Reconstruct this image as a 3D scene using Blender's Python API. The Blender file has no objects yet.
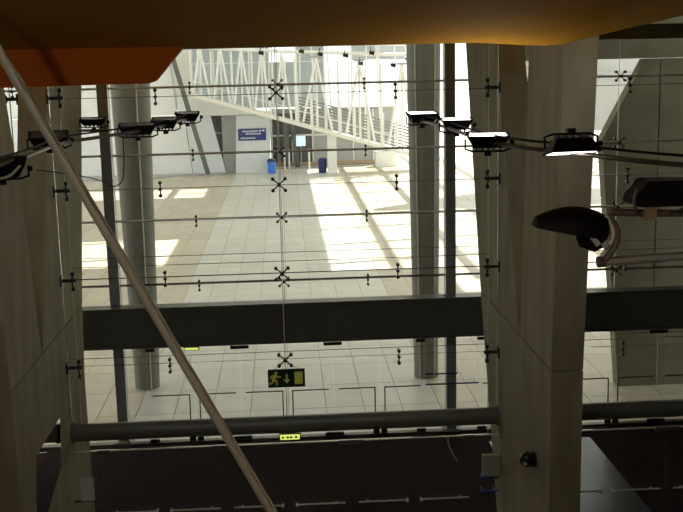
import bpy, math, random
from mathutils import Vector, Matrix
random.seed(7)
S = bpy.context.scene
COL = S.collection

# ------------------------------------------------------------------ camera
def make_camera():
    cd = bpy.data.cameras.new('camera'); cam = bpy.data.objects.new('camera', cd); COL.objects.link(cam)
    p, y, r = math.radians(10.49), math.radians(3.01), math.radians(-1.35)
    f = Vector((math.sin(y)*math.cos(p), math.cos(y)*math.cos(p), -math.sin(p)))
    ri = Vector((math.cos(y), -math.sin(y), 0)); up = ri.cross(f)
    c, s = math.cos(r), math.sin(r)
    R, U = ri*c + up*s, up*c - ri*s
    m = Matrix((R, U, -f)).transposed().to_4x4(); m.translation = Vector((0.097, 0, 9.0))
    cam.matrix_world = m
    cd.sensor_fit = 'HORIZONTAL'; cd.sensor_width = 36.0; cd.lens = 36.0*1050.0/683.0
    cd.clip_start = .05; cd.clip_end = 600
    S.camera = cam
make_camera()

# ------------------------------------------------------------------ sky, sun, exposure
W = bpy.data.worlds.new('world'); S.world = W; W.use_nodes = True
bg = W.node_tree.nodes['Background']
bg.inputs['Color'].default_value = (0.93, 0.97, 1.0, 1); bg.inputs['Strength'].default_value = 1.5
sd = bpy.data.lights.new('sun', 'SUN'); sun = bpy.data.objects.new('sun', sd); COL.objects.link(sun)
SUN_DIR = Vector((-0.50, -0.42, -0.757)).normalized()
sun.rotation_euler = SUN_DIR.to_track_quat('-Z', 'Y').to_euler()
sun.location = (30, 90, 60)
sd.energy = 9.0; sd.angle = math.radians(0.6); sd.color = (1.0, .95, .86)
S.view_settings.view_transform = 'Standard'; S.view_settings.look = 'None'
S.view_settings.gamma = 1.0; S.view_settings.use_curve_mapping = False
S.view_settings.exposure = 0.45
try:
    S.cycles.transparent_max_bounces = 24
except Exception:
    pass

# ------------------------------------------------------------------ materials
def nodes(name):
    m = bpy.data.materials.new(name); m.use_nodes = True
    nt = m.node_tree; return m, nt, nt.nodes['Principled BSDF']
def paint(name, col, rough=.5, metal=0., var=.0, scale=6., bump=0., bscale=60., emit=None, estr=0., stretch=(1,1,1), spec=.5):
    m, nt, b = nodes(name)
    b.inputs['Base Color'].default_value = (*col, 1); b.inputs['Roughness'].default_value = rough
    b.inputs['Metallic'].default_value = metal; b.inputs['Specular IOR Level'].default_value = spec
    tc = nt.nodes.new('ShaderNodeTexCoord'); mp = nt.nodes.new('ShaderNodeMapping'); mp.inputs['Scale'].default_value = stretch
    nt.links.new(tc.outputs['Object'], mp.inputs['Vector'])
    if var > 0:
        n = nt.nodes.new('ShaderNodeTexNoise'); n.inputs['Scale'].default_value = scale; n.inputs['Detail'].default_value = 6
        nt.links.new(mp.outputs['Vector'], n.inputs['Vector'])
        r = nt.nodes.new('ShaderNodeValToRGB')
        r.color_ramp.elements[0].position = .3; r.color_ramp.elements[1].position = .7
        r.color_ramp.elements[0].color = (*[c*(1-var) for c in col], 1)
        r.color_ramp.elements[1].color = (*[min(1, c*(1+var)) for c in col], 1)
        nt.links.new(n.outputs['Fac'], r.inputs['Fac']); nt.links.new(r.outputs['Color'], b.inputs['Base Color'])
    if bump > 0:
        n2 = nt.nodes.new('ShaderNodeTexNoise'); n2.inputs['Scale'].default_value = bscale; n2.inputs['Detail'].default_value = 4
        nt.links.new(mp.outputs['Vector'], n2.inputs['Vector'])
        bp = nt.nodes.new('ShaderNodeBump'); bp.inputs['Strength'].default_value = bump; bp.inputs['Distance'].default_value = .02
        nt.links.new(n2.outputs['Fac'], bp.inputs['Height']); nt.links.new(bp.outputs['Normal'], b.inputs['Normal'])
    if emit:
        b.inputs['Emission Color'].default_value = (*emit, 1); b.inputs['Emission Strength'].default_value = estr
    return m
def glass(name, tint, refl=.10):
    m = bpy.data.materials.new(name); m.use_nodes = True; nt = m.node_tree
    for n in list(nt.nodes): nt.nodes.remove(n)
    o = nt.nodes.new('ShaderNodeOutputMaterial'); mix = nt.nodes.new('ShaderNodeMixShader')
    t = nt.nodes.new('ShaderNodeBsdfTransparent'); t.inputs['Color'].default_value = (*tint, 1)
    g = nt.nodes.new('ShaderNodeBsdfGlossy'); g.inputs['Roughness'].default_value = .02
    lw = nt.nodes.new('ShaderNodeFresnel'); lw.inputs['IOR'].default_value = 1.0 + refl*2.5
    nt.links.new(lw.outputs['Fac'], mix.inputs['Fac']); nt.links.new(t.outputs['BSDF'], mix.inputs[1])
    nt.links.new(g.outputs['BSDF'], mix.inputs[2]); nt.links.new(mix.outputs['Shader'], o.inputs['Surface'])
    return m
def translucent(name, col):
    m, nt, b = nodes(name); b.inputs['Base Color'].default_value = (*col, 1); b.inputs['Roughness'].default_value = .4
    o = nt.nodes['Material Output']; mix = nt.nodes.new('ShaderNodeMixShader'); t = nt.nodes.new('ShaderNodeBsdfTranslucent')
    t.inputs['Color'].default_value = (*col, 1); mix.inputs['Fac'].default_value = .5
    nt.links.new(b.outputs['BSDF'], mix.inputs[1]); nt.links.new(t.outputs['BSDF'], mix.inputs[2]); nt.links.new(mix.outputs['Shader'], o.inputs['Surface'])
    return m
M = dict(
    concrete=paint('board_marked_concrete', (.325, .285, .17), .85, spec=.2, var=.16, scale=2.2, bump=.35, bscale=25, stretch=(1.5, 1.5, .35)),
    concrete_out=paint('weathered_concrete', (.235, .213, .142), .85, spec=.2, var=.14, scale=1.4, bump=.3, bscale=14),
    column=paint('grey_column_render', (.22, .21, .165), .7, var=.08, scale=3.),
    orange=paint('orange_brown_paint', (.80, .40, .035), .75, spec=.1, var=.05, scale=1.5),
    red_orange=paint('red_orange_paint', (.80, .19, .02), .75, spec=.1, var=.05, scale=1.5),
    dark_steel=paint('dark_grey_steel', (.13, .13, .115), .55, metal=0., var=.08, scale=3),
    tube=paint('olive_grey_tube_paint', (.13, .135, .10), .35, var=.06, scale=3),
    post=paint('blue_grey_post_paint', (.36, .37, .36), .55, var=.05),
    cable=paint('stainless_cable', (.10, .09, .08), .4, metal=.6),
    fitting=paint('dark_cast_fitting', (.03, .026, .026), .4, metal=.4),
    bar=paint('brushed_bar', (.66, .60, .50), .45, metal=.1),
    rail=paint('grey_rail_paint', (.13, .115, .095), .4, metal=.3),
    door_bar=paint('satin_door_bar', (.28, .26, .24), .35, metal=.6),
    strut=paint('pale_strut_paint', (.90, .89, .74), .4, var=.05),
    black=paint('black_lamp_paint', (.008, .007, .007), .6, spec=.2),
    lens=paint('lit_lamp_lens', (.9, .9, .9), .2, emit=(.98, .99, 1.0), estr=4.0),
    lens_off=paint('unlit_lamp_lens', (.03, .03, .03), .25),
    glass=glass('clear_glass', (.975, .985, .975), .13),
    door_glass=glass('door_glass', (.97, .98, .975), .13),
    brown=paint('brown_entrance_matting', (.030, .017, .015), .9, spec=.05, var=.2, scale=3.),
    tile=paint('pale_grey_stone', (.60, .585, .52), .38, var=.07, scale=1.1),
    tile2=paint('pale_grey_stone_b', (.56, .55, .49), .38, var=.07, scale=1.3),
    tan=paint('tan_stone', (.53, .475, .37), .45, var=.07, scale=1.2),
    tan2=paint('tan_stone_b', (.49, .435, .335), .45, var=.07, scale=1.2),
    grout=paint('dark_joint', (.30, .28, .23), .9),
    ground=paint('far_paving', (.60, .57, .50), .8, var=.05, scale=.4),
    white=paint('white_render', (.80, .80, .77), .7, var=.03, scale=.6),
    white_blue=paint('cool_white_panel', (.70, .73, .74), .6, var=.03, scale=.6),
    offwhite=paint('cream_metal', (.74, .72, .64), .5),
    grey=paint('grey_render', (.40, .40, .38), .7, var=.05, scale=.7),
    dark_glass=paint('dark_glazing', (.10, .10, .095), .15),
    screen=translucent('frosted_screen', (.52, .56, .57)),
    blue=paint('blue_sign', (.035, .05, .20), .4), blue_bin=paint('bright_blue_plastic', (.06, .22, .75), .4),
    navy=paint('navy_plastic', (.02, .03, .13), .4), blue_bar=paint('blue_bar_paint', (.025, .05, .30), .4),
    letter=paint('white_lettering', (.75, .77, .8), .5),
    sign_green=paint('dark_green_sign', (.012, .045, .02), .4), sign_yellow=paint('luminous_yellow', (.42, .42, .07), .5, emit=(.7, .7, .1), estr=.06),
    lamp_yellow=paint('lit_yellow_diffuser', (.8, .85, .2), .4, emit=(.75, .85, .18), estr=.75),
    paper=paint('white_card', (.62, .66, .64), .6), beige=paint('beige_box', (.42, .40, .30), .6), clamp=paint('tan_clamp', (.42, .30, .18), .6),
    hall_stone=paint('warm_hall_stone', (.22, .18, .12), .5, var=.06, scale=1.),
    louvre=paint('grey_louvre', (.26, .27, .27), .5),
    plaster=paint('olive_plaster', (.10, .09, .06), .85, var=.05),
)

# ------------------------------------------------------------------ mesh helpers
class MB:
    def __init__(s): s.v = []; s.f = []; s.sm = []
    def add(s, vs, fs, smooth=False):
        o = len(s.v); s.v += [Vector(v) for v in vs]; s.f += [tuple(i+o for i in f) for f in fs]; s.sm += [smooth]*len(fs); return s
    def box(s, x0, x1, y0, y1, z0, z1):
        vs = [(x, y, z) for z in (z0, z1) for y in (y0, y1) for x in (x0, x1)]
        return s.add(vs, [(0,2,3,1), (4,5,7,6), (0,1,5,4), (2,6,7,3), (0,4,6,2), (1,3,7,5)])
    def prism(s, poly, d):      # poly: list of 3D points in a plane, extruded by vector d
        n = len(poly); d = Vector(d); a = [Vector(p) for p in poly]
        nrm = sum(((a[i]-a[0]).cross(a[i+1]-a[0]) for i in range(1, n-1)), Vector())
        if nrm.dot(d) > 0: a.reverse()
        vs = a + [p+d for p in a]
        return s.add(vs, [tuple(range(n)), tuple(range(2*n-1, n-1, -1))] + [(i, i+n, (i+1) % n+n, (i+1) % n) for i in range(n)])
    def tube(s, pts, r, n=8, r2=None, caps=True):
        pts = [Vector(p) for p in pts]; rings = []
        prev = None
        for i, p in enumerate(pts):
            t = (pts[min(i+1, len(pts)-1)] - pts[max(i-1, 0)]).normalized()
            if prev is None:
                u = t.cross(Vector((0, 0, 1)) if abs(t.z) < .9 else Vector((1, 0, 0))).normalized()
            else:
                u = (prev - t*prev.dot(t)).normalized()
            prev = u; w = t.cross(u)
            rr = r if r2 is None else r + (r2-r)*i/(len(pts)-1)
            rings.append([p + (u*math.cos(2*math.pi*k/n) + w*math.sin(2*math.pi*k/n))*rr for k in range(n)])
        vs = [q for ring in rings for q in ring]; fs = []
        for i in range(len(pts)-1):
            for k in range(n):
                a = i*n+k; b = i*n+(k+1) % n; fs.append((a, b, b+n, a+n))
        s.add(vs, fs, True)
        if caps:
            s.add(rings[0], [tuple(range(n-1, -1, -1))]); s.add(rings[-1], [tuple(range(n))])
        return s
    def beam(s, a, b, w, h):    # box beam between two points, w across, h up-ish
        a = Vector(a); b = Vector(b); t = (b-a).normalized()
        u = t.cross(Vector((0, 0, 1)))
        u = (u if u.length > .05 else Vector((1, 0, 0))).normalized(); v = u.cross(t)
        vs = [p + u*sx*w/2 + v*sz*h/2 for p in (a, b) for sx, sz in ((-1,-1), (1,-1), (1,1), (-1,1))]
        return s.add(vs, [(0,1,2,3), (7,6,5,4), (0,4,5,1), (1,5,6,2), (2,6,7,3), (3,7,4,0)])
    def lathe(s, prof, c, n=24, caps=True):
        c = Vector(c); m = len(prof)
        vs = [c + Vector((r*math.cos(2*math.pi*k/n), r*math.sin(2*math.pi*k/n), z)) for r, z in prof for k in range(n)]
        fs = [(i*n+k, i*n+(k+1) % n, (i+1)*n+(k+1) % n, (i+1)*n+k) for i in range(m-1) for k in range(n)]
        s.add(vs, fs, True)
        if caps:
            s.add(vs[:n], [tuple(range(n-1, -1, -1))]); s.add(vs[-n:], [tuple(range(n))])
        return s
    def xf(s, mat): s.v = [mat @ v for v in s.v]; return s
    def mesh(s, name, mat, off=Vector()):
        me = bpy.data.meshes.new(name); me.from_pydata([tuple(v-off) for v in s.v], [], s.f); me.materials.append(M[mat] if isinstance(mat, str) else mat)
        me.polygons.foreach_set('use_smooth', s.sm); me.update(); return me
def wloc(o):
    l = Vector()
    while o: l = l + o.location; o = o.parent
    return l
def tag(o, label, cat, group=None, kind=None):
    if label: o['label'] = label
    if cat: o['category'] = cat
    if group: o['group'] = group
    if kind: o['kind'] = kind
    return o
def empty(name, loc, label=None, cat=None, group=None, kind=None):
    o = bpy.data.objects.new(name, None); COL.objects.link(o); o.location = loc; o.empty_display_size = .1
    return tag(o, label, cat, group, kind)
def obj(name, mb, mat, parent=None, loc=None, label=None, cat=None, group=None, kind=None):
    base = wloc(parent) if parent else Vector((0, 0, 0))
    if loc is None:
        if parent: loc = base
        else:
            xs = [v.x for v in mb.v]; ys = [v.y for v in mb.v]; zs = [v.z for v in mb.v]
            loc = Vector(((min(xs)+max(xs))/2, (min(ys)+max(ys))/2, min(zs)))
    loc = Vector(loc)
    o = bpy.data.objects.new(name, mb.mesh(name, mat, loc)); COL.objects.link(o); o.parent = parent; o.location = loc - base
    return tag(o, label, cat, group, kind)
def inst(name, me, loc, parent=None, label=None, cat=None, group=None, kind=None):
    o = bpy.data.objects.new(name, me); COL.objects.link(o); o.parent = parent
    o.location = Vector(loc) - (wloc(parent) if parent else Vector())
    return tag(o, label, cat, group, kind)
def rows_of(*r): return list(r)

H1, H2 = 17.81, 24.50            # the two glass fronts
PITCH = 1.54; ROWZ = [2.354 + PITCH*k for k in range(7)]     # 2.354 ... 11.594
TOP = 11.75

# ------------------------------------------------------------------ the setting
obj('ground', MB().box(-150, 150, -60, 400, -.6, -.06), 'ground', kind='structure', label='pale paving beyond the concourse', cat='ground')
obj('floor_hall', MB().box(-13, 13, -8, 17.6, -.05, 0), 'hall_stone', kind='structure', label='warm stone floor of the lower hall')  # unseen floor; stone tone chosen to bounce warm light upward
obj('floor', MB().box(-13, 13, 17.6, 24.62, -.05, 0), 'brown', kind='structure', label='dark brown matting floor between the two glass fronts')
obj('sheen_slab', MB().box(4.75, 7.2, 18.1, 23.6, 0, .012), paint('bluish_sheen', (.012, .02, .028), .3, spec=.5), kind='structure', label='added glossy slab imitating a bluish sheen on the matting of the right bay')  # added slab; its dark blue gloss imitates a bluish sheen
obj('wall_left', MB().box(-13.3, -13, -8, 25, 0, 14), 'plaster', kind='structure')
obj('wall_right', MB().box(13, 13.3, -8, 25, 0, 14), 'plaster', kind='structure')
obj('ceiling_entrance', MB().box(-13.3, 13.3, 10.55, 25, TOP, TOP+.4), 'plaster', kind='structure')
# unseen wall behind the gallery; window gaps added and sized for interior light
bw = empty('wall_back', (0, -8, 0), kind='structure')
obj('wall_lower', MB().box(-13.3, 13.3, -8.3, -8, 0, 8.6), 'plaster', bw)
obj('wall_upper', MB().box(-13.3, 13.3, -8.3, -8, 11.5, 16), 'plaster', bw)
for x in (-13, -6.5, 0, 6.5, 13): obj('window_pier', MB().box(x-3.0, x+3.0, -8.3, -8, 8.6, 11.5), 'plaster', bw)
obj('floor_gallery', MB().box(-13, 13, -8, 2.4, 7.1, 7.45), 'plaster', kind='structure')

# orange ceiling: sloping soffit with a curved right edge, and a drop panel on the left
ceil = empty('ceiling', (0, 10.5, 9.1), kind='structure')
edge = [(-13, 9.22), (2.07, 9.15), (2.45, 9.122), (2.72, 9.108), (2.92, 9.12), (3.27, 9.2), (3.68, 9.285), (4.11, 9.37), (5.2, 9.6), (13, 11.2)]
mb = MB(); n = len(edge)
vs = [(x, 10.5, z) for x, z in edge] + [(x, -8, z+3.1) for x, z in edge] + [(x, 10.5, z+.4) for x, z in edge] + [(x, -8, z+3.5) for x, z in edge]
fs = []
for i in range(n-1):
    fs += [(i, i+1, n+i+1, n+i), (2*n+i, 3*n+i, 3*n+i+1, 2*n+i+1), (i, 2*n+i, 2*n+i+1, i+1), (n+i, n+i+1, 3*n+i+1, 3*n+i)]
fs += [(0, n, 3*n, 2*n), (n-1, 3*n-1, 4*n-1, 2*n-1)]
obj('soffit', mb.add(vs, fs), 'orange', ceil)
obj('drop_panel', MB().prism([(-13, 10.42, 8.76), (-1.187, 10.42, 8.835), (-1.12, 10.42, 8.86), (-.835, 10.42, 9.18), (-.835, 10.42, 9.24), (-13, 10.42, 9.24)], (0, .16, 0)), 'red_orange', ceil, label='red orange drop panel with a cut corner')
obj('fascia', MB().box(-13, 13, 10.5, 10.62, 11.2, TOP+.4), 'orange', ceil)

# ------------------------------------------------------------------ concourse paving
fc = empty('floor_concourse', (0, 24.6, 0), kind='structure')
obj('joint_bed', MB().box(-20, 26, 24.6, 92, -.055, -.02), 'grout', fc)
tm = {}
for k in ('tile', 'tile2', 'tan', 'tan2'):
    tm[k] = MB().box(-.492, .492, -.992, .992, -.03, 0).mesh('floor_tile', k)
far_t = {k: MB() for k in tm}
def visx(X, Y): return -0.235*Y - .2 < X < .40*Y + .6
for j in range(33):
    y = 25.6 + 2*j
    for i in range(-18, 25):
        x = i + .5
        if j % 2 and abs(x) > 4: yy = y
        else: yy = y
        k = ('tile' if random.random() < .6 else 'tile2') if abs(x) < 4 else ('tan' if random.random() < .6 else 'tan2')
        if yy < 44 and visx(x, yy):
            inst('floor_tile', tm[k], (x, yy, 0), fc)
        else:
            far_t[k].box(x-.49, x+.49, yy-.99, yy+.99, -.03, 0)
for k, m_ in far_t.items():
    obj('far_floor_tiles', m_, k, fc, kind='stuff')

# ------------------------------------------------------------------ unseen roof shaped for light: openings place sun patches, beams cast lattice shadows
roof = empty('roof_sun_mask', (0, 58, 14), kind='structure')
RZ = 14.0
OFF = Vector((-SUN_DIR.x, -SUN_DIR.y, 0)) * (RZ / -SUN_DIR.z)
def open_cell(px, py):          # does daylight fall on this spot of the floor through the roof?
    if px > 1.0 and py > 44: return True
    if -12 < px < -4.3 and 48.5 < py < 54: return True
    if -17 < px < -6.2 and 73.5 < py < 77.5: return True
    return False
pm = MB().box(-1.24, 1.24, -1.24, 1.24, 0, .12).mesh('roof_shade_panel', 'white')
for i in range(-10, 17):
    for j in range(0, 34):
        cx, cy = i*2.5, 26.5 + j*2.5
        if not open_cell(cx-OFF.x, cy-OFF.y) and (cx < 16 or cy < 48):
            inst('roof_shade_panel', pm, (cx, cy, RZ), roof)
for i in range(0, 14):
    x = i*3.2 - 2
    obj('roof_shadow_beam', MB().box(x-.13, x+.13, 50, 110, RZ-.5, RZ-.02), 'white', roof)
for j in range(0, 12):
    y = 51 + j*5
    obj('roof_shadow_beam', MB().beam((-4, y, RZ-.7), (40, y+9, RZ-.7), .22, .35), 'white', roof)

# ------------------------------------------------------------------ concrete V piers between the bays
def pier(sx, label):
    x0, x1 = 3.77*sx, 4.23*sx
    root = empty('concrete_pier', (4*sx, 16.2, 0), label, 'pier', 'forked concrete piers in the glass front')
    d = (x1-x0, 0, 0)
    pr = lambda poly: [(x0, y, z) for y, z in poly]
    J = 4.62
    fx = lambda z: 14.13 - (z-J)*.085       # front edge
    bx = lambda z: 19.45 + (z-J)*.34        # back edge
    top_y = 15.67 if sx > 0 else 15.0
    mid = [] if sx > 0 else [(15.5, 7.4)]
    obj('front_arm', MB().prism(pr([(14.13, J+.012), (16.08, J+.012)] + mid + [(top_y, 8.96), (top_y-.25, TOP-.03), (13.5, TOP-.03), (13.74, 8.96)]), d), 'concrete', root)
    obj('back_arm', MB().prism(pr([(16.1, J+.012), (19.45, J+.012), (20.95, 9.0), (21.9, TOP-.03), (18.9, TOP-.03), (17.86, 8.96), (16.86, 6.3)]), d), 'concrete', root)
    if sx > 0:
        obj('lower_leg', MB().prism(pr([(14.15, 0), (17.5, 0), (18.42, 2.2), (19.45, J-.012), (14.13, J-.012)]), d), 'concrete', root)
    else:
        obj('lower_leg', MB().prism(pr([(14.15, 3.28), (19.2, 3.28), (19.45, J-.012), (14.13, J-.012)]), d), 'concrete', root)
        obj('front_leg', MB().prism(pr([(14.15, 0), (15.0, 0), (15.02, 2.66), (15.25, 3.28), (14.15, 3.28)]), d), 'concrete', root)
        # splayed back leg: its front jamb is cut back towards the outside
        inn = [(14.95, 0), (15.35, 2.1), (16.8, 2.5), (16.95, 3.26), (17.0, 3.28), (19.2, 3.28), (19.3, 0)]
        out = [(17.2, 0), (17.45, 1.2), (18.9, 1.65), (19.0, 2.5), (19.15, 3.28), (19.2, 3.28), (19.3, 0)]
        k = len(inn); vs = [(x0, y, z) for y, z in inn] + [(x1, y, z) for y, z in out]
        fs = [tuple(range(k)), tuple(range(2*k-1, k-1, -1))] + [(i, i+k, (i+1) % k+k, (i+1) % k) for i in range(k)]
        obj('back_leg', MB().add(vs, fs), 'concrete', root)
    # construction joint
    obj('joint', MB().prism([(x0+.02*sx, 14.16, J-.012), (x0+.02*sx, 19.42, J-.012), (x0+.02*sx, 19.42, J+.012), (x0+.02*sx, 14.16, J+.012)], (d[0]-.04*sx, 0, 0)), 'grout', root)
    return root
pier(1, 'forked concrete pier with a black dome camera on its side')
pier(-1, 'forked concrete pier with a white card, at the left edge')

# ------------------------------------------------------------------ glazing
def spider_mesh():
    mb = MB(); mb.tube([(0, -.06, 0), (0, .06, 0)], .035, 8)
    for sx in (-1, 1):
        for sz in (-1, 1):
            mb.tube([(0, -.01, 0), (sx*.05, .0, sz*.045), (sx*.105, -.02, sz*.098)], .013, 6)
            mb.tube([(sx*.105, -.05, sz*.098), (sx*.105, .03, sz*.098)], .031, 8)
    return mb.mesh('spider_fitting', 'fitting')
def clamp_mesh():
    mb = MB(); mb.tube([(0, 0, -.11), (0, 0, .11)], .012, 6)
    for z in (-.11, 0, .11): mb.tube([(0, -.045, z), (0, .045, z)], .03, 8)
    return mb.mesh('point_clamp', 'fitting')
def wall_spider_mesh(sx):
    mb = MB(); mb.tube([(.17*sx, 0, 0), (0, 0, 0)], .03, 8); mb.box(min(.15*sx, .18*sx), max(.15*sx, .18*sx), -.08, .08, -.09, .09)
    for dy, dz in ((-.10, .13), (-.10, -.13), (-.34*0, 0)):
        mb.tube([(0, 0, 0), (-.03*sx, dy*.5, dz*.5), (-.05*sx, dy, dz)], .016, 6)
        mb.tube([(-.08*sx, dy, dz), (-.02*sx, dy, dz)], .034, 8)
    return mb.mesh('wall_spider_fitting', 'fitting')
SPM, CLM, WSM = spider_mesh(), clamp_mesh(), {1: wall_spider_mesh(1), -1: wall_spider_mesh(-1)}
def cable(root, x0, x1, y, z, r=.006, mat='cable', name='cable'):
    obj(name, MB().tube([(x0, y, z), (x1, y, z)], r, 6), mat, root)

paneN = MB().box(-1.87, 1.87, -.008, .008, .006, PITCH-.006).mesh('glass_pane', 'glass')
paneF = MB().box(-1.93, 1.93, -.008, .008, .006, PITCH-.006).mesh('glass_pane', 'glass')
win = 0
for layer, (Y, bays) in enumerate(((H1, (-8, 0, 8)), (H2, (-8, 0, 8)))):
    for bx_ in bays:
        win += 1
        w = empty('window_%d' % win, (bx_, Y, ROWZ[0]), kind='structure')
        hw = 3.77 if layer == 0 else 3.88
        xc = 1.885 if layer == 0 else 1.94
        pm_ = paneN if layer == 0 else paneF
        for k in range(6):
            for s in (-1, 1): inst('glass_pane', pm_, (bx_+s*xc, Y, ROWZ[k]), w)
        for k in range(1, 6):
            z = ROWZ[k]
            inst('spider_fitting', SPM, (bx_, Y-.05, z), w)
            for s in (-1, 1):
                inst('point_clamp', CLM, (bx_+s*2.0, Y-.05, z-.02), w)
                if layer == 0: inst('wall_spider_fitting', WSM[s], (bx_+s*3.59, Y-.05, z), w)
            cable(w, bx_-hw, bx_+hw, Y+.09, z-.02, .0065)
            if layer == 0:
                if k == 2: 
                    cable(w, bx_-hw, bx_+hw, Y+1.0, z+.02); cable(w, bx_-hw, bx_+hw, Y+1.9, z+.02)
                    cable(w, bx_-hw, bx_+hw, Y-.12, z+.03)
                if k == 1: cable(w, bx_-hw, bx_+hw, Y+.5, z)
            else:
                obj('tie_bar', MB().box(bx_-hw, bx_+hw, Y+.12, Y+.16, z-.03, z+.02), 'bar' if k > 1 else 'cable', w)
        # slim vertical rod behind the middle joint
        obj('joint_rod', MB().tube([(bx_, Y+.05, ROWZ[0]), (bx_, Y+.05, ROWZ[6])], .009, 6), 'bar', w)
        if layer == 0:
            for s in (-1, 1):
                obj('edge_joint', MB().tube([(bx_+s*3.60, Y+.03, ROWZ[0]), (bx_+s*3.60, Y+.03, ROWZ[6])], .010, 6), 'bar', w)

# far front: steel posts, deep transom, upper transom
for s, lb in ((-1, 'tall dark steel post beside the left round column'), (1, 'tall dark steel post beside the right round column')):
    o = empty('steel_post', (4*s, H2, 0), lb, 'post', 'dark steel posts of the far glass front')
    obj('shaft', MB().box(4*s-.12, 4*s+.12, H2-.02, H2+.28, .06, TOP), 'post', o)
    obj('base_plate', MB().box(4*s-.2, 4*s+.2, H2-.1, H2+.36, 0, .06), 'post', o)
tb = empty('transom_beam', (0, 24.2, 2.5), 'deep dark steel transom beam spanning above the far glass doors', 'beam')
obj('web', MB().box(-12.9, 12.9, 24.06, 24.36, 2.56, 3.40), 'dark_steel', tb)
obj('top_flange', MB().box(-12.9, 12.9, 23.98, 24.40, 3.40, 3.47), 'tube', tb)
obj('bottom_flange', MB().box(-12.9, 12.9, 24.0, 24.40, 2.50, 2.56), 'dark_steel', tb)

ub = empty('upper_beam', (0, 24.2, 9.36), 'dark beam high above the far glass doors, under the orange ceiling', 'beam')
obj('web', MB().box(-12.9, 12.9, 24.06, 24.30, 9.42, 9.60), 'tube', ub)
obj('flange', MB().box(-12.9, 12.9, 23.98, 24.38, 9.60, 9.68), 'tube', ub); obj('flange', MB().box(-12.9, 12.9, 23.98, 24.38, 9.35, 9.42), 'dark_steel', ub)

# near front: round tubes over the doors
for x0, x1, lb in ((-3.77, 3.77, 'thick olive steel tube spanning between the two piers'), (4.23, 11.77, 'thick olive steel tube running right from the right pier'), (-11.77, -3.99, 'thick olive steel tube left of the left pier')):
    o = empty('transom_tube', ((x0+x1)/2, H1, 2.53), lb, 'tube', 'steel tubes over the near doors')
    obj('pipe', MB().tube([(x0, H1, 2.70), (x1, H1, 2.70)], .155, 20), 'tube', o)
    for x in (x0, x1):
        s = 1 if x == x0 else -1
        obj('end_collar', MB().tube([(x, H1, 2.70), (x+s*.05, H1, 2.70)], .175, 20), 'dark_steel', o)

# ------------------------------------------------------------------ glass doors
dn = 0
def door(meet, s, Y, front):
    global dn; dn += 1
    hx = meet + s*1.12                                    # hinge side
    r = empty('door_%d' % dn, (hx, Y, 0), kind='structure')
    a, b = sorted((meet + s*.012, hx - s*.012))
    obj('glass_leaf', MB().box(a, b, Y-.006, Y+.006, .02, 2.335), 'door_glass', r)
    e0, e1 = meet + s*.12, meet + s*1.0
    yb = Y-.07
    pb = MB().tube([(e1, yb, 1.20), (e0, yb, 1.20)], .017 if not front else .016, 8)
    if not front: pb.tube([(e0, yb, 1.215), (e0, yb, .32)], .016, 8)
    bar = obj('push_bar', pb, 'bar' if front else 'door_bar', r)
    obj('standoff', MB().tube([(meet+s*.84, Y, 1.20), (meet+s*.84, yb, 1.20)], .02, 8).tube([(e0, Y, .4 if not front else 1.2), (e0, yb, .4 if not front else 1.2)], .02, 8), 'door_bar', bar)
    if front: obj('bar_cap', MB().tube([(e0-s*.012, yb-.03, 1.20), (e0+s*.03, yb-.03, 1.20)], .026, 8), 'letter', bar)
    q0, q1 = sorted((hx, hx - s*.22))
    obj('top_patch', MB().box(q0, q1, Y-.03, Y+.03, 2.28, 2.36), 'fitting' if not front else 'rail', r)
    obj('bottom_patch', MB().box(q0, q1, Y-.03, Y+.03, .0, .08), 'fitting', r)
    l0, l1 = sorted((meet+s*.02, meet+s*.17))
    obj('lock_patch', MB().box(l0, l1, Y-.03, Y+.03, .0, .13), 'fitting', r)
for bay, ms in ((0, (-2.24, 0, 2.24)), (8, (-2.24, 0, 2.24))):
    for m_ in ms:
        for s in (-1, 1):
            door(bay+m_, s, H2, False); door(bay+m_, s, H1, True)
for bay in (0, 8):
    obj('trim_%d' % (bay//8+1), MB().box(bay-3.77, bay+3.77, H1-.02, H1+.02, 2.337, 2.352), 'bar', kind='structure')
obj('trim_3', MB().box(-12.9, 12.9, 24.42, 24.6, 0, .02), 'rail', kind='structure')
pn = MB().box(-.26, .26, -.006, .006, .02, 2.335).mesh('glass_pane', 'door_glass')
for bay in (0, 8):
    wn = empty('window_%d' % (7+bay//8), (bay, H2, 0), kind='structure')
    for s in (-1, 1): inst('side_pane', pn, (bay+s*3.62, H2, 0), wn)

# blue bars near the right post and the right pier
for (x0, x1, y, z, lb) in ((3.34, 4.12, 24.3, 1.52, 'upper blue bar in front of the right dark post'), (3.34, 4.64, 24.3, 1.26, 'lower, longer blue bar in front of the right dark post'),
                           (3.40, 3.775, 17.7, 1.57, 'upper short blue bar on the right pier under the beige box'), (3.40, 3.775, 17.7, 1.32, 'lower short blue bar on the right pier near the bottom')):
    r = empty('blue_line_bar', ((x0+x1)/2, y, z), lb, 'rail', 'blue bars')
    obj('bar', MB().tube([(x0, y, z), (x1, y, z)], .02, 8), 'blue_bar', r)
    for x in (x0+.08, x1-.08):
        obj('standoff', MB().tube([(x, y, z), (x, y+.2, z)], .012, 6), 'blue_bar', r)

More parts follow.
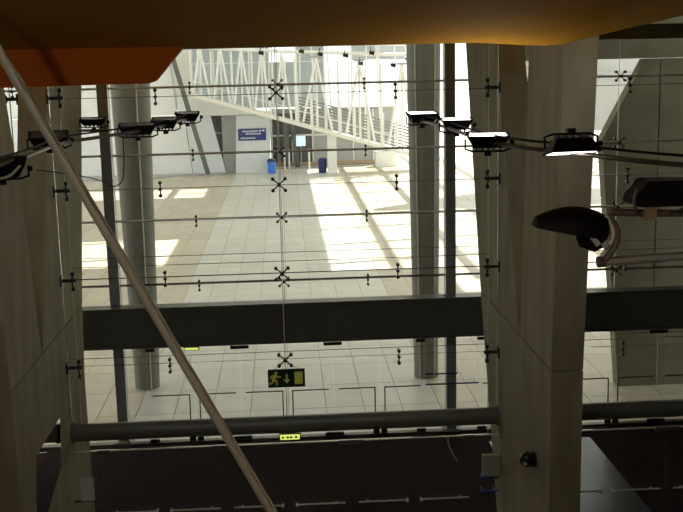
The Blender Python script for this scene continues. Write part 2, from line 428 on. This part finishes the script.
# ------------------------------------------------------------------ round columns outside
for s, rb, rt, lb in ((-1, .345, .535, 'tapering round grey concrete column left of the paved strip'), (1, .345, .46, 'tapering round grey concrete column right of the paved strip')):
    c = Vector((4.0*s, 29.1, 0))
    o = empty('round_column', c, lb, 'column', 'round columns of the concourse')
    prof = [(rb + (rt-rb)*t, 8.6*t) for t in [i/10 for i in range(11)]] + [(rt+(rt-rb)*.63, 14)]
    obj('shaft', MB().lathe(prof, c, 32), 'column', o)
    a = -1.15 if s < 0 else -2.2
    for q in ((a,) if s < 0 else (a, -1.0)):
        obj('drain_strip', MB().tube([c + Vector((math.cos(q)*(rb+.01), math.sin(q)*(rb+.01), .02)), c + Vector((math.cos(q)*(rt+.01), math.sin(q)*(rt+.01), 8.6)), c + Vector((math.cos(q)*(rt+(rt-rb)*.63+.01), math.sin(q)*(rt+(rt-rb)*.63+.01), 13.9))], .022, 6), 'bar', o)

# big concrete pier outside on the right, with the beam on its arm
bp = empty('concourse_pier', (11, 28, 0), 'broad pale concrete pier standing outside at the right edge', 'pier')
q = lambda pts: [(x, 27.4, z) for x, z in pts]
dY = (0, .45, 0)
P0 = [(9.10, 0), (8.87, 2.7), (8.61, 5.45), (8.50, 6.80)]
obj('pier_block', MB().prism(q([(9.10, 0), (8.975, 1.5), (11.0, 1.5), (11.0, 0)]), dY), 'concrete_out', bp)
obj('pier_block', MB().prism(q([(11.03, 0), (11.03, 1.5), (13.5, 1.5), (13.5, 0)]), dY), 'concrete_out', bp)
obj('pier_block', MB().prism(q([(8.97, 1.525), (8.635, 5.2), (10.0, 5.2), (10.0, 1.525)]), dY), 'concrete_out', bp)
obj('pier_block', MB().prism(q([(10.03, 1.525), (10.03, 5.2), (13.5, 5.2), (13.5, 1.525)]), dY), 'concrete_out', bp)
obj('pier_block', MB().prism(q([(8.633, 5.225), (8.50, 6.80), (9.60, 8.88), (10.0, 8.88), (10.0, 5.225)]), dY), 'concrete_out', bp)
obj('pier_block', MB().prism(q([(10.03, 5.225), (10.03, 8.88), (13.5, 8.88), (13.5, 5.225)]), dY), 'concrete_out', bp)
obj('cap_beam', MB().box(6.2, 13.5, 27.4, 27.85, 8.9, 10.4), 'concrete_out', bp)
obj('joint_core', MB().prism([(9.2, 27.45, .02), (8.75, 27.45, 5.2), (9.62, 27.45, 8.89), (13.4, 27.45, 8.89), (13.4, 27.45, .02)], (0, .36, 0)), 'grout', bp)

# ------------------------------------------------------------------ far building and ramp
YB = 88.0
lb_ = empty('station_building', (-9, YB, 0), 'white building with a leaning wall left of the blue sign', 'building')
def face(name, pts, mat, y=YB, d=.6, parent=lb_): return obj(name, MB().prism([(x, y, z) for x, z in pts], (0, d, 0)), mat, parent)
face('wall_panel', [(-24, 0), (-7.55, 0), (-8.02, 4.9), (-24, 4.9)], 'white')
for z in (1.5, 3.0): obj('panel_joint', MB().box(-24, -8.0, YB-.015, YB, z, z+.05), 'offwhite', lb_)
face('leaning_wall', [(-7.5, 0), (-4.78, 0), (-5.9, 4.9), (-7.97, 4.9)], 'white_blue')
face('upper_wall', [(-24, 4.95), (-8.6, 4.95), (-9.3, 12.5), (-24, 12.5)], 'white')
face('upper_panel', [(-8.55, 6.7), (-7.2, 6.7), (-7.2, 12.5), (-9.25, 12.5)], 'offwhite')
face('landing_front', [(-8.5, 4.95), (-5.9, 4.9), (-.94, 4.82), (-.94, 4.92), (-6.6, 6.55), (-8.5, 6.65)], 'white', YB-.1, .8)
face('sign_wall', [(-3.95, 0), (-1.05, 0), (-.94, 4.8), (-3.75, 4.8)], 'white_blue')
face('recess_wall', [(-5.0, 0), (-3.9, 0), (-3.75, 4.8), (-5.0, 4.8)], 'grey', YB+.8, .3)
face('recess_glazing', [(-6.2, 0), (-4.9, 0), (-4.9, 4.8), (-6.2, 4.8)], 'dark_glass', YB+2.5, .2)
for z in (1.6, 3.2): obj('glazing_bar', MB().box(-6.2, -4.9, YB+2.4, YB+2.5, z, z+.08), 'grey', lb_)
face('ceiling_slab', [(-6.2, 4.8), (-1, 4.8), (-1, 4.95), (-6.2, 4.95)], 'white', YB+.6, 4)
obj('curb', MB().prism([(-24, 86.5, 0), (-13, 85.0, 0), (-10.5, 85.2, 0), (-8.8, 86.7, 0), (-7.2, 87.0, 0), (-4.8, 87.9, 0), (-24, 88, 0)], (0, 0, .12)), 'grey', lb_)

ls = empty('leaning_strut', (-6.1, 86.6, 0), 'slanted dark grey strut leaning against the white building', 'strut')
obj('bar', MB().beam((-6.15, 86.6, .1), (-8.9, 86.6, 10.9), .36, .36), 'dark_steel', ls)
obj('foot', MB().box(-6.5, -5.8, 86.3, 86.9, 0, .12), 'post', ls)

sg = empty('direction_sign', (-2.5, YB-.1, 2.72), 'blue direction sign with white lettering on the pale wall', 'sign')
obj('panel', MB().box(-3.63, -1.33, YB-.1, YB, 2.72, 3.70), 'blue', sg)
def text(name, body, size, loc, mat, parent, align='LEFT', ext=.004):
    c = bpy.data.curves.new(name, 'FONT'); c.body = body; c.size = size; c.extrude = ext; c.align_x = align
    t = bpy.data.objects.new('tmp', c); COL.objects.link(t)
    me = bpy.data.meshes.new_from_object(t); bpy.data.objects.remove(t); bpy.data.curves.remove(c)
    me.transform(Matrix.Rotation(math.pi/2, 4, 'X')); me.materials.clear(); me.materials.append(M[mat])
    return inst(name, me, loc, parent)
# lettering too small to read in the photograph: rows of marks
mb = MB()
for z, x0, x1 in ((3.42, -3.25, -2.0), (3.22, -3.0, -1.75), (2.86, -3.45, -2.25)):
    x = x0
    while x < x1:
        w_ = random.uniform(.05, .11); mb.box(x, x+w_, YB-.115, YB-.1, z, z+random.choice((.10, .13))); x += w_+.035
mb.box(-1.9, -1.75, YB-.115, YB-.1, 3.45, 3.58); mb.box(-1.65, -1.45, YB-.115, YB-.1, 3.45, 3.58)
obj('lettering', mb, 'letter', sg, kind='stuff')

# ramp with lattice
RY = 85.4
rz = lambda x: 6.60 - (x+6.6)*.300
ramp = empty('ramp', (4, RY, 0), 'white sloping ramp with lattice of tubes descending to the right', 'ramp')
obj('stringer', MB().beam((-7.0, RY, rz(-7.0)-.1), (11.5, RY, rz(11.5)-.1), .25, .30), 'offwhite', ramp)
obj('deck', MB().beam((-7.0, RY+1.1, rz(-7.0)-.05), (11.5, RY+1.1, rz(11.5)-.05), 2.0, .12), 'offwhite', ramp)
obj('stringer', MB().beam((-7.0, RY+2.1, rz(-7.0)-.1), (11.5, RY+2.1, rz(11.5)-.1), .2, .25), 'offwhite', ramp)
x = -7.1
while x < 1.0:                      # narrow bays at the upper end
    a = Vector((x+.8, RY, 10.35 - (x+7)*.06))
    for q_ in (x+.15, x+1.45): obj('truss_diagonal', MB().tube([(q_, RY, rz(q_)+.1), a], .10, 6), 'white', ramp)
    obj('truss_post', MB().tube([(x, RY+.15, rz(x)), (x, RY+.15, 11.6)], .085, 6), 'white', ramp)
    obj('truss_post', MB().tube([(x+.8, RY, rz(x+.8)), a], .07, 6), 'white', ramp)
    x += 1.62
for x in (1.2, 4.65, 8.1):          # wide bays at the lower end
    a = Vector((x+1.7, RY, 9.15 - (x-3)*.10))
    for q_ in (x+.55, x+2.85): obj('truss_diagonal', MB().tube([(q_, RY, rz(q_)+.2), a], .12, 6), 'white', ramp)
    for q_ in (x, x+1.7): obj('truss_post', MB().tube([(q_, RY+.1, rz(q_)), (q_, RY+.1, a.z+.1)], .11, 6), 'white', ramp)
    obj('truss_head', MB().box(x+1.3, x+2.1, RY-.2, RY+.2, a.z, a.z+.16), 'grey', ramp)
x = 1.3
while x < 11:                       # louvred balustrade panels
    mb = MB()
    for k in range(8):
        z0 = .3 + k*.25
        mb.beam((x+.08, RY+.2, rz(x+.08)+z0), (x+1.06, RY+.2, rz(x+1.06)+z0),   .03, .13)
    obj('louvre_panel', mb, 'louvre', ramp, kind='stuff')
    obj('baluster', MB().box(x-.12, x+.12, RY+.1, RY+.3, rz(x), rz(x)+2.7), 'white', ramp)
    x += 1.15
obj('handrail', MB().tube([(-7, RY+.1, rz(-7)+1.0), (11.5, RY+.1, rz(11.5)+1.0)], .05, 6), 'white', ramp)
obj('top_chord', MB().tube([(-7.3, RY, 10.4), (1.2, RY, 9.85), (11.5, RY, 9.35)], .14, 8), 'white', ramp)
obj('top_chord', MB().tube([(-7.3, RY+2.1, 11.2), (11.5, RY+2.1, 10.2)], .14, 8), 'white', ramp)
x = -6.6
while x < 11:
    obj('rear_post', MB().tube([(x, RY+2.1, rz(x)), (x+random.uniform(-.5, .5), RY+2.1, 10.9)], .07, 6), 'white', ramp); x += 1.35
# small spotlights under the top chord
for x, z in ((1.7, 10.0), (3.2, 9.75), (5.2, 9.6), (6.4, 8.95), (7.3, 9.75), (9.0, 8.75), (10.2, 9.2), (-1.5, 9.95)):
    sp = empty('spotlight', (x, RY-.4, z-.2), ('small black spotlight hanging on the white lattice, %s' % {1.7: 'above the upper bays', 3.2: 'over the first wide bay', 5.2: 'left of the centre of the wide bays', 6.4: 'low in the middle wide bay', 7.3: 'high in the middle wide bay', 9.0: 'low in the right wide bay', 10.2: 'at the right end by the round column', -1.5: 'over the narrow bays'}[x]), 'spotlight', 'spotlights on the ramp lattice')
    obj('can', MB().tube([(x-.14, RY-.4, z-.1), (x+.26, RY-.4, z-.16)], .12, 8, r2=.17), 'black', sp)
    obj('stem', MB().tube([(x, RY-.4, z-.1), (x, RY-.1, z+.35)], .03, 6), 'black', sp)
# column under the ramp
rc = empty('ramp_column', (4.05, RY+.9, 0), 'white square column carrying the ramp', 'column')
obj('shaft', MB().box(3.68, 4.42, RY+.5, RY+1.2, .1, 3.35), 'white', rc); obj('plinth', MB().box(3.6, 4.5, RY+.42, RY+1.3, 0, .1), 'white', rc)
# glazed hall under the ramp
gh = empty('glazed_hall', (4, 93, 0), 'grey glazed hall front in the shade under the ramp', 'building')
obj('back_wall', MB().box(-1, 10, 94, 94.3, 0, 5), 'grey', gh)
for i, x in enumerate((-.9, .9, 2.7, 4.5, 6.3, 8.1)):
    obj('glass_panel', MB().box(x+.06, x+1.74, 93.5, 93.55, .3, 4.6), 'dark_glass' if i in (0, 1) else 'grey', gh)
    obj('mullion', MB().box(x-.06, x+.06, 93.4, 93.6, 0, 4.8), 'offwhite', gh)
obj('kickplate', MB().box(-1, 10, 93.38, 93.5, 0, .3), 'clamp', gh)
obj('transom', MB().box(-1, 10, 93.38, 93.5, 2.6, 2.75), 'offwhite', gh)
for x, dx in ((.3, .1), (1.3, -.5)):
    o = obj('dark_pillar', MB().beam((x, 92.3, 0), (x+dx, 92.3, 4.6), .5, .4), 'dark_steel', cat='pillar', label='dark pillar in the hall under the ramp, %s' % ('left of the lit screen' if dx > 0 else 'leaning behind the lit screen'), group='dark pillars under the ramp')
scn = empty('info_screen', (1.6, 91.2, 0), 'small pale blue information screen under the ramp', 'screen')
obj('stand', MB().tube([(1.6, 91.2, 0), (1.6, 91.2, 2.0)], .04, 6), 'grey', scn)
obj('display', MB().box(1.2, 2.0, 91.1, 91.2, 1.9, 2.75), paint('lit_screen', (.4, .6, .9), .3, emit=(.55, .75, 1.), estr=.8), scn)
for x, lb in ((.15, 'short white gate post near the light blue bin'), (2.25, 'short white gate post near the navy bin'), (.55, 'thin white gate post left of the dark pillars')):
    g = empty('gate_post', (x, 89.5, 0), lb, 'post', 'white gate posts under the ramp')
    obj('post', MB().box(x-.07, x+.07, 89.43, 89.57, .03, 1.75), 'white', g); obj('foot', MB().box(x-.15, x+.15, 89.35, 89.65, 0, .03), 'grey', g)
def bin_(x, y, m1, lb):
    b = empty('litter_bin', (x, y, 0), lb, 'bin', 'litter bins under the ramp')
    obj('body', MB().lathe([(.28, 0), (.33, .1), (.36, .95)], (x, y, 0), 16), m1, b)
    obj('lid', MB().lathe([(.37, .95), (.37, 1.1), (.25, 1.22)], (x, y, 0), 16), 'navy', b)
bin_(-.95, 87.2, 'blue_bin', 'bright blue litter bin beside the sign wall')
bin_(3.25, 86.6, 'navy', 'navy blue litter bin beside the white ramp column')
# ticket kiosk, sunlit, at the foot of the ramp
kk = empty('kiosk', (8.9, 90.5, 0), 'bright white kiosk at the foot of the ramp', 'kiosk')
obj('counter', MB().box(8.0, 9.8, 90, 91, 0, 1.3), 'white', kk); obj('head', MB().box(8.6, 9.5, 90.2, 90.9, 1.6, 2.3), 'white', kk); obj('stem', MB().box(8.9, 9.2, 90.4, 90.7, 1.3, 1.6), 'grey', kk)

# frosted screen wall behind the lattice
sw = empty('screen_wall', (1, 97, 0), 'frosted translucent screen wall behind the ramp lattice', 'screen')
for i in range(9):
    x = -11 + i*2.5
    for k in range(2):
        if (i, k) in ((6, 0), (6, 1), (7, 0), (4, 1), (8, 0)): continue
        obj('screen_panel', MB().box(x+.05, x+2.45, 97, 97.06, 5+k*4.1, 9.08+k*4.1), 'screen', sw)
    obj('screen_post', MB().box(x-.08, x+.08, 96.9, 97.1, 0, 13.2), 'white', sw)
# pale building seen past the broad pier
fb = empty('canopy_building', (24, 72, 0), 'pale grey building seen past the broad concrete pier', 'building')
obj('wall', MB().box(16, 34, 72, 73, 3.9, 16), 'grey', fb)
obj('sill_band', MB().beam((15.9, 71.9, 8.6), (30, 71.9, 6.9), .15, .25), 'post', fb)
for x in (17, 21, 25, 29): obj('pier', MB().box(x-.3, x+.3, 72.1, 72.9, 0, 3.9), 'white', fb)

# ------------------------------------------------------------------ exit signs
ex = empty('exit_sign', (0.016, 17.55, 3.46), 'dark green hanging exit sign with running man, arrow and door', 'sign')
obj('panel', MB().box(-.305, .335, 17.54, 17.58, 3.465, 3.785), 'sign_green', ex)
mb = MB(); yq = 17.536
def flat(pts): mb.prism([(x, yq, z) for x, z in pts], (0, .005, 0))
def limb(a, b, w):
    a = Vector((a[0], a[1])); b = Vector((b[0], b[1])); t = (b-a).normalized(); u = Vector((-t.y, t.x))*w/2
    flat([tuple(a+u), tuple(b+u), tuple(b-u), tuple(a-u)])
flat([(-.165+.026*math.cos(i*math.pi/5), 3.725+.026*math.sin(i*math.pi/5)) for i in range(10)])
limb((-.18, 3.69), (-.215, 3.60), .05); limb((-.175, 3.685), (-.115, 3.645), .022); limb((-.115, 3.645), (-.085, 3.665), .02)
limb((-.19, 3.685), (-.245, 3.67), .022); limb((-.245, 3.67), (-.265, 3.63), .02)
limb((-.21, 3.60), (-.15, 3.575), .028); limb((-.15, 3.575), (-.16, 3.505), .025)
limb((-.215, 3.605), (-.235, 3.545), .028); limb((-.235, 3.545), (-.285, 3.535), .025)
obj('running_man', mb, 'sign_yellow', ex)
mb = MB(); limb((.02, 3.70), (.02, 3.56), .028); flat([(-.04, 3.605), (.02, 3.535), (.08, 3.605), (.055, 3.61), (.02, 3.575), (-.015, 3.61)]); obj('arrow', mb, 'sign_yellow', ex)
mb = MB(); flat([(.155, 3.515), (.295, 3.515), (.295, 3.735), (.155, 3.735)]); obj('door_symbol', mb, 'sign_yellow', ex)
for x in (-.2, .23): obj('hanger', MB().tube([(x, 17.56, 3.785), (0.0, 17.70, 3.86)], .004, 6), 'cable', ex)
el = empty('emergency_light', (.04, 17.6, 2.46), 'small lit yellow emergency light under the olive tube', 'light')
obj('case', MB().box(-.15, .23, 17.62, 17.68, 2.475, 2.58), 'dark_steel', el)
obj('diffuser', MB().prism([(-.125, 17.6, 2.485), (.205, 17.6, 2.485), (.215, 17.6, 2.57), (-.135, 17.6, 2.57)], (0, .025, 0)), 'lamp_yellow', el)
mb = MB(); yq = 17.594
for x in (-.085, .0, .06, .145): flat([(x-.02, 2.51), (x+.02, 2.51), (x+.03, 2.53), (x+.02, 2.547), (x-.02, 2.547)])
obj('pictogram', mb, 'sign_green', el)
e2 = empty('exit_strip', (-2.22, 24.0, 2.42), 'yellow green edge of a sign under the dark transom beam', 'sign')
obj('panel', MB().box(-2.40, -2.04, 24.02, 24.05, 2.41, 2.50), 'sign_green', e2); obj('stripe', MB().box(-2.38, -2.06, 24.01, 24.02, 2.425, 2.475), 'lamp_yellow', e2)

# ------------------------------------------------------------------ things on the piers
dc = empty('dome_camera', (3.7, 15.0, 2.86), 'black dome camera on the side of the right pier', 'camera')
mt = Matrix.Translation((3.77, 15.0, 2.97)) @ Matrix.Rotation(-math.pi/2, 4, 'Y')
obj('base_ring', MB().lathe([(.10, -.004), (.115, .02), (.115, .05), (.09, .06)], (0, 0, 0), 20).xf(mt), 'black', dc)
ball = obj('dome', MB().lathe([(.118*math.sin(math.pi*k/12)+.001, .125-.118*math.cos(math.pi*k/12)) for k in range(13)], (0, 0, 0), 20).xf(mt), paint('smoked_dome', (.01, .01, .01), .12), dc)
cdir = Vector((-.45, -.85, -.25)).normalized(); cc = Vector((3.645, 15.0, 2.97))
obj('dome_glint', MB().tube([cc+cdir*.10, cc+cdir*.124], .034, 12), 'paper', ball)  # pale disc put in as the bright highlight on the dome
cd_ = empty('notice_card', (-3.53, 17.6, 1.5), 'white notice card fixed beside the left pier', 'card')
obj('sheet', MB().box(-3.65, -3.42, 17.59, 17.60, 1.51, 1.945), 'paper', cd_); obj('holder', MB().box(-3.775, -3.41, 17.60, 17.63, 1.49, 1.515), 'black', cd_)
bb = empty('control_box', (3.61, 17.65, 1.65), 'beige control box on the right pier', 'box')
obj('case', MB().box(3.46, 3.775, 17.6, 17.7, 1.65, 2.03), 'beige', bb); obj('lid_edge', MB().box(3.47, 3.76, 17.59, 17.6, 1.66, 2.02), 'beige', bb)

# ------------------------------------------------------------------ floodlights on rails
def catmull(pts, n=6):
    P_ = [Vector(p) for p in pts]; P_ = [2*P_[0]-P_[1]] + P_ + [2*P_[-1]-P_[-2]]; out = []
    for i in range(1, len(P_)-2):
        for k in range(n):
            t = k/n; a, b, c, d = P_[i-1:i+3]
            out.append(.5*((2*b) + (c-a)*t + (2*a-5*b+4*c-d)*t*t + (-a+3*b-3*c+d)*t**3))
    out.append(P_[-2]); return out
ZR = 8.15
def light_rail(pts, lb, hang):
    r = empty('light_rail', (pts[0][0], pts[0][1], ZR), lb, 'rail', 'floodlight rails in front of the glass')
    obj('pipe', MB().tube(catmull([(x, y, ZR) for x, y in pts]), .022, 8), 'rail', r)
    obj('conduit', MB().tube(catmull([(x+.02, y+.02, ZR+.07) for x, y in pts]), .012, 6), 'black', r)
    obj('hanger', MB().tube([(hang[0], hang[1], ZR), (hang[0], hang[1], 9.15+(10.5-hang[1])*.1676+.06+max(0, hang[0]-2.9)*.2)], .015, 6), 'rail', r)
light_rail([(4.3, 6.2), (3.18, 7.97), (2.755, 9.0), (2.24, 10.6), (2.16, 13.3), (2.03, 15.3)], 'curved grey rail of floodlights on the right', (3.75, 7.0))
light_rail([(-2.9, 7.6), (-2.47, 9.66), (-2.45, 12.2), (-2.17, 13.2), (-1.725, 14.6), (-1.413, 17.3)], 'curved grey rail of floodlights on the left', (-2.85, 8.0))
def floodlight(loc, yaw, tilt, lit, lb, w=.44, watts=1.):
    x, y, z = loc
    r = empty('floodlight', loc, lb, 'floodlight', 'black floodlights on the rails')
    mt = Matrix.Translation(loc) @ Matrix.Rotation(math.radians(yaw), 4, 'Z') @ Matrix.Rotation(math.radians(tilt), 4, 'X')
    # housing: trough, wide at the mouth (local +z), narrow at the back
    a, b, c, d = w/2, w/2-.07, .15, .085
    vs = [(-b, -d, 0), (b, -d, 0), (b, d, 0), (-b, d, 0), (-a, -c, .13), (a, -c, .13), (a, c, .13), (-a, c, .13), (-a+.02, -c+.02, .13), (a-.02, -c+.02, .13), (a-.02, c-.02, .13), (-a+.02, c-.02, .13), (-a+.03, -c+.03, .10), (a-.03, -c+.03, .10), (a-.03, c-.03, .10), (-a+.03, c-.03, .10)]
    fs = [(3,2,1,0), (0,1,5,4), (1,2,6,5), (2,3,7,6), (3,0,4,7), (4,5,9,8), (5,6,10,9), (6,7,11,10), (7,4,8,11), (8,9,13,12), (9,10,14,13), (10,11,15,14), (11,8,12,15), (12,13,14,15)]
    obj('housing', MB().add(vs, fs).xf(mt), 'black', r)
    obj('lens', MB().box(-a+.035, a-.035, -c+.035, c-.035, .105, .127).xf(mt), 'lens' if lit else 'lens_off', r)
    if lit:
        ld = bpy.data.lights.new('floodlight_lamp', 'AREA'); ld.shape = 'RECTANGLE'; ld.size = w-.08; ld.size_y = .22; ld.energy = watts; ld.color = (1, .86, .66)
        lo = bpy.data.objects.new('lamp', ld); COL.objects.link(lo); lo.parent = r
        lo.matrix_local = Matrix.Translation(-Vector(loc)) @ mt @ Matrix.Translation((0, 0, .14)) @ Matrix.Rotation(math.pi, 4, 'X')
    fin = MB()
    for k in range(5): fin.box(-b+.03+k*(2*b-.06)/4-.006, -b+.03+k*(2*b-.06)/4+.006, -d+.01, d-.01, -.035, .0)
    obj('cooling_fins', fin.xf(mt), 'black', r)
    yk = MB().tube([(-a-.012, 0, .08), (-a-.012, 0, -.02), (-a+.06, 0, -.045), (a-.06, 0, -.045), (a+.012, 0, -.02), (a+.012, 0, .08)], .012, 6)
    yko = obj('yoke', yk.xf(mt), 'black', r)
    obj('clamp', MB().box(-.035, .035, -.035, .035, -.09, -.045).xf(mt), 'black', r)
    kn = MB().tube([(a+.01, 0, .05), (a+.05, 0, .05)], .025, 8); obj('knob', kn.xf(mt), 'black', yko)
# right rail
floodlight((2.08, 15.0, 8.13), 8, 5, True, 'lit floodlight at the far end of the right rail')
floodlight((2.28, 13.2, 8.13), -6, 4, True, 'floodlight second from the far end of the right rail', .40)
floodlight((2.20, 10.75, 8.10), -8, 4, True, 'lit floodlight in front of the right pier, third on the right rail', .44, 3.)
floodlight((2.64, 9.2, 8.28), 4, 169, True, 'lit floodlight facing the gallery on the near part of the right rail', .46, 1.5)
# left rail
floodlight((-1.44, 17.2, 8.12), 5, 6, False, 'black floodlight at the far end of the left rail', .40)
floodlight((-1.62, 15.6, 8.11), 0, 8, False, 'black floodlight second from the far end of the left rail', .40)
floodlight((-1.85, 14.3, 8.11), 4, 6, False, 'black floodlight in front of the left round column', .50)
floodlight((-2.64, 12.5, 8.12), 12, 14, False, 'black floodlight behind the pale diagonal strut', .46)
floodlight((-2.55, 10.0, 8.03), 8, 14, False, 'black floodlight cut by the left picture edge', .46)
rim = empty('reflector_rim', (-2.6, 9.75, 8.0), 'pale curved rim of a lamp at the left picture edge', 'lamp rim')
obj('rim', MB().tube(catmull([(-2.8, 9.75, 8.03), (-2.6, 9.72, 8.015), (-2.42, 9.72, 8.04), (-2.32, 9.78, 8.13)]), .014, 6), 'strut', rim)
obj('rim_clip', MB().tube([(-2.32, 9.78, 8.13), (-2.36, 9.92, 8.14)], .012, 6), 'black', rim)
floodlight((-3.47, 20.2, 7.93), 0, 6, False, 'black floodlight bracketed on the left pier behind the glass', .50)
obj('lamp_bracket', MB().beam((-3.77, 20.2, 7.83), (-3.20, 20.2, 7.83), .05, .05), 'rail', cat='bracket', label='steel bracket of the floodlight on the left pier')
pts = [(-2.05, 14.3, 8.1), (-2.06, 14.3, 7.7), (-2.1, 14.3, 7.48), (-2.25, 14.4, 7.40), (-2.5, 14.8, 7.45), (-3.0, 15.5, 7.47), (-3.77, 16.6, 7.45)]
obj('power_cable', MB().tube(catmull(pts), .008, 6), 'black', cat='cable', label='thin black power cable drooping from the left rail to the pier')

# nearer pair of lamps on their own pipe at the right
np_ = empty('lamp_pipe', (2.6, 6, 8.08), 'brown pipe carrying two large lamps at the right edge', 'pipe')
obj('pipe', MB().tube([(1.99, 6, 8.095), (2.2, 6, 8.083), (3.6, 6, 8.04)], .022, 8), paint('brown_pipe', (.16, .12, .09), .5), np_)
obj('clamp', MB().box(2.19, 2.26, 5.96, 6.03, 8.045, 8.125), 'clamp', np_)
obj('hanger', MB().tube([(3.4, 6, 8.04), (3.4, 6, 10.1)], .015, 6), 'rail', np_)
lp = empty('guard_tube', (2.6, 6, 7.8), 'pale grey tube below the large lamps at the right edge', 'tube')
obj('tube', MB().tube([(1.965, 6, 7.802), (3.6, 6, 7.86)], .026, 10), paint('pale_tube', (.42, .43, .40), .4), lp); obj('end_cap', MB().tube([(1.925, 6, 7.80), (1.97, 6, 7.802)], .034, 10), paint('brown_cap', (.16, .11, .08), .5), lp)
hl = empty('hooded_lamp', (1.75, 6, 7.93), 'large black hooded lamp with a curved bracket in front of the right pier', 'lamp')
mb = MB(); n = 16; prof = []
for i in range(9):                       # half dome hood, long axis along x
    t = i/8; x = -.225 + .41*t; r_ = .125*math.sin(math.pi*min(1, (.10+.62*t)))**.8
    prof.append((x, r_))
rings = []
for x, r_ in prof:
    rings.append([(x, -math.cos(math.pi*k/n)*r_*1.15, math.sin(math.pi*k/n)*r_*1.25) for k in range(n+1)])
vs = [p for ring in rings for p in ring]; m_ = n+1
fs = [(i*m_+k, (i+1)*m_+k, (i+1)*m_+k+1, i*m_+k+1) for i in range(8) for k in range(n)]
fs += [tuple(i*m_ for i in range(9)) + tuple(i*m_+n for i in range(8, -1, -1)), tuple(range(8*m_, 9*m_)), tuple(range(n, -1, -1))]
mt = Matrix.Translation((1.765, 6, 7.985)) @ Matrix.Rotation(math.radians(10), 4, 'Y')
obj('hood', MB().add(vs, fs).xf(mt), 'black', hl)
obj('lamp_body', MB().lathe([(.05, -.11), (.085, -.07), (.09, .02), (.07, .07), (.03, .085)], (0, 0, 0), 18).xf(Matrix.Translation((1.90, 6, 7.985)) @ Matrix.Rotation(.35, 4, 'Y')), 'black', hl)
obj('glass_strip', MB().beam((1.84, 5.905, 8.0), (1.90, 5.90, 7.92), .02, .03), 'paper', hl); obj('glass_strip', MB().beam((1.925, 5.905, 7.935), (1.95, 5.91, 7.905), .02, .035), 'paper', hl)
arc = [(1.955 + .075*math.sin(math.pi*t)+.02*(1-t), 5.99, 8.085 - .285*t) for t in [i/12 for i in range(13)]]
obj('bracket', MB().tube(arc, .020, 8), paint('tan_bracket', (.20, .16, .12), .5), hl)
arc2 = [(1.935 + .06*math.sin(math.pi*t)+.02*(1-t), 5.96, 8.085 - .24*t) for t in [i/12 for i in range(13)]]
obj('inner_bracket', MB().tube(arc2, .012, 8), 'strut', hl)
sl = empty('strip_lamp', (2.3, 6, 8.12), 'large black box lamp in a wire cradle, cut by the right edge', 'lamp')
poly = [(2.10, 8.165), (2.115, 8.20), (2.15, 8.235), (2.175, 8.275), (2.20, 8.285), (2.60, 8.275), (2.62, 8.25), (2.62, 8.14), (2.13, 8.135), (2.105, 8.145)]
obj('housing', MB().prism([(x, 5.9, z) for x, z in poly], (0, .2, 0)), 'black', sl)
obj('lens', MB().box(2.16, 2.58, 5.93, 6.07, 8.128, 8.136), 'lens_off', sl)
for x0, x1 in ((2.095, 2.15), (2.40, 2.33)):
    obj('cradle', MB().tube(catmull([(x0+.02, 5.89, 8.24), (x0, 5.88, 8.18), (x0+(x1-x0)*.3, 5.89, 8.115), (x1, 5.95, 8.095)]), .009, 6), 'rail', sl)

# ------------------------------------------------------------------ pale diagonal strut
ds = empty('diagonal_strut', (2.65, 8, 0), 'pale round strut crossing diagonally in front of the left bay', 'strut')
A, B = Vector((-1.962, 8, 9.127)), Vector((-.094, 8, 5.43)); t = (B-A).normalized()
top = A - t*((9.62-A.z)/-t.z) if False else A + t*((9.555-A.z)/t.z); bot = A + t*((.05-A.z)/t.z)
obj('rod', MB().tube([top, bot], .040, 14), 'strut', ds)
obj('foot', MB().lathe([(.14, 0), (.14, .05), (.06, .08)], (bot.x, 8, 0), 14), 'strut', ds)

# tan strap hanging from the near door head beside the right post
obj('hanging_strap', MB().tube(catmull([(2.86, H1-.03, 2.35), (2.88, H1-.05, 2.2), (2.95, H1-.06, 2.02), (3.03, H1-.05, 1.88)]), .016, 6), 'clamp', cat='strap', label='short tan strap hanging from the near door head by the right post')

# unseen fill lamp added behind the camera, modelled as a globe pendant
gl = empty('fill_lamp', (-1.6, -1.2, 9.95), 'added warm fill lamp behind the camera, shaped as a globe pendant', 'lamp')
obj('cord', MB().tube([(-1.6, -1.2, 10.3), (-1.6, -1.2, 11.08)], .008, 6), 'black', gl)
obj('cap', MB().lathe([(.09, 10.24), (.08, 10.30), (.02, 10.33)], (-1.6, -1.2, 0), 16), 'black', gl)
obj('globe', MB().lathe([(.17*math.sin(math.pi*k/12)+.001, 10.10-.17*math.cos(math.pi*k/12)) for k in range(13)], (-1.6, -1.2, 0), 20), paint('fill_globe', (.9, .88, .8), .4, emit=(1, .85, .6), estr=6.), gl)
ld = bpy.data.lights.new('fill_bulb', 'POINT'); ld.energy = 200.; ld.color = (1, .92, .76); ld.shadow_soft_size = .2
lo = bpy.data.objects.new('bulb', ld); COL.objects.link(lo); lo.parent = gl; lo.location = (0, 0, -.1)
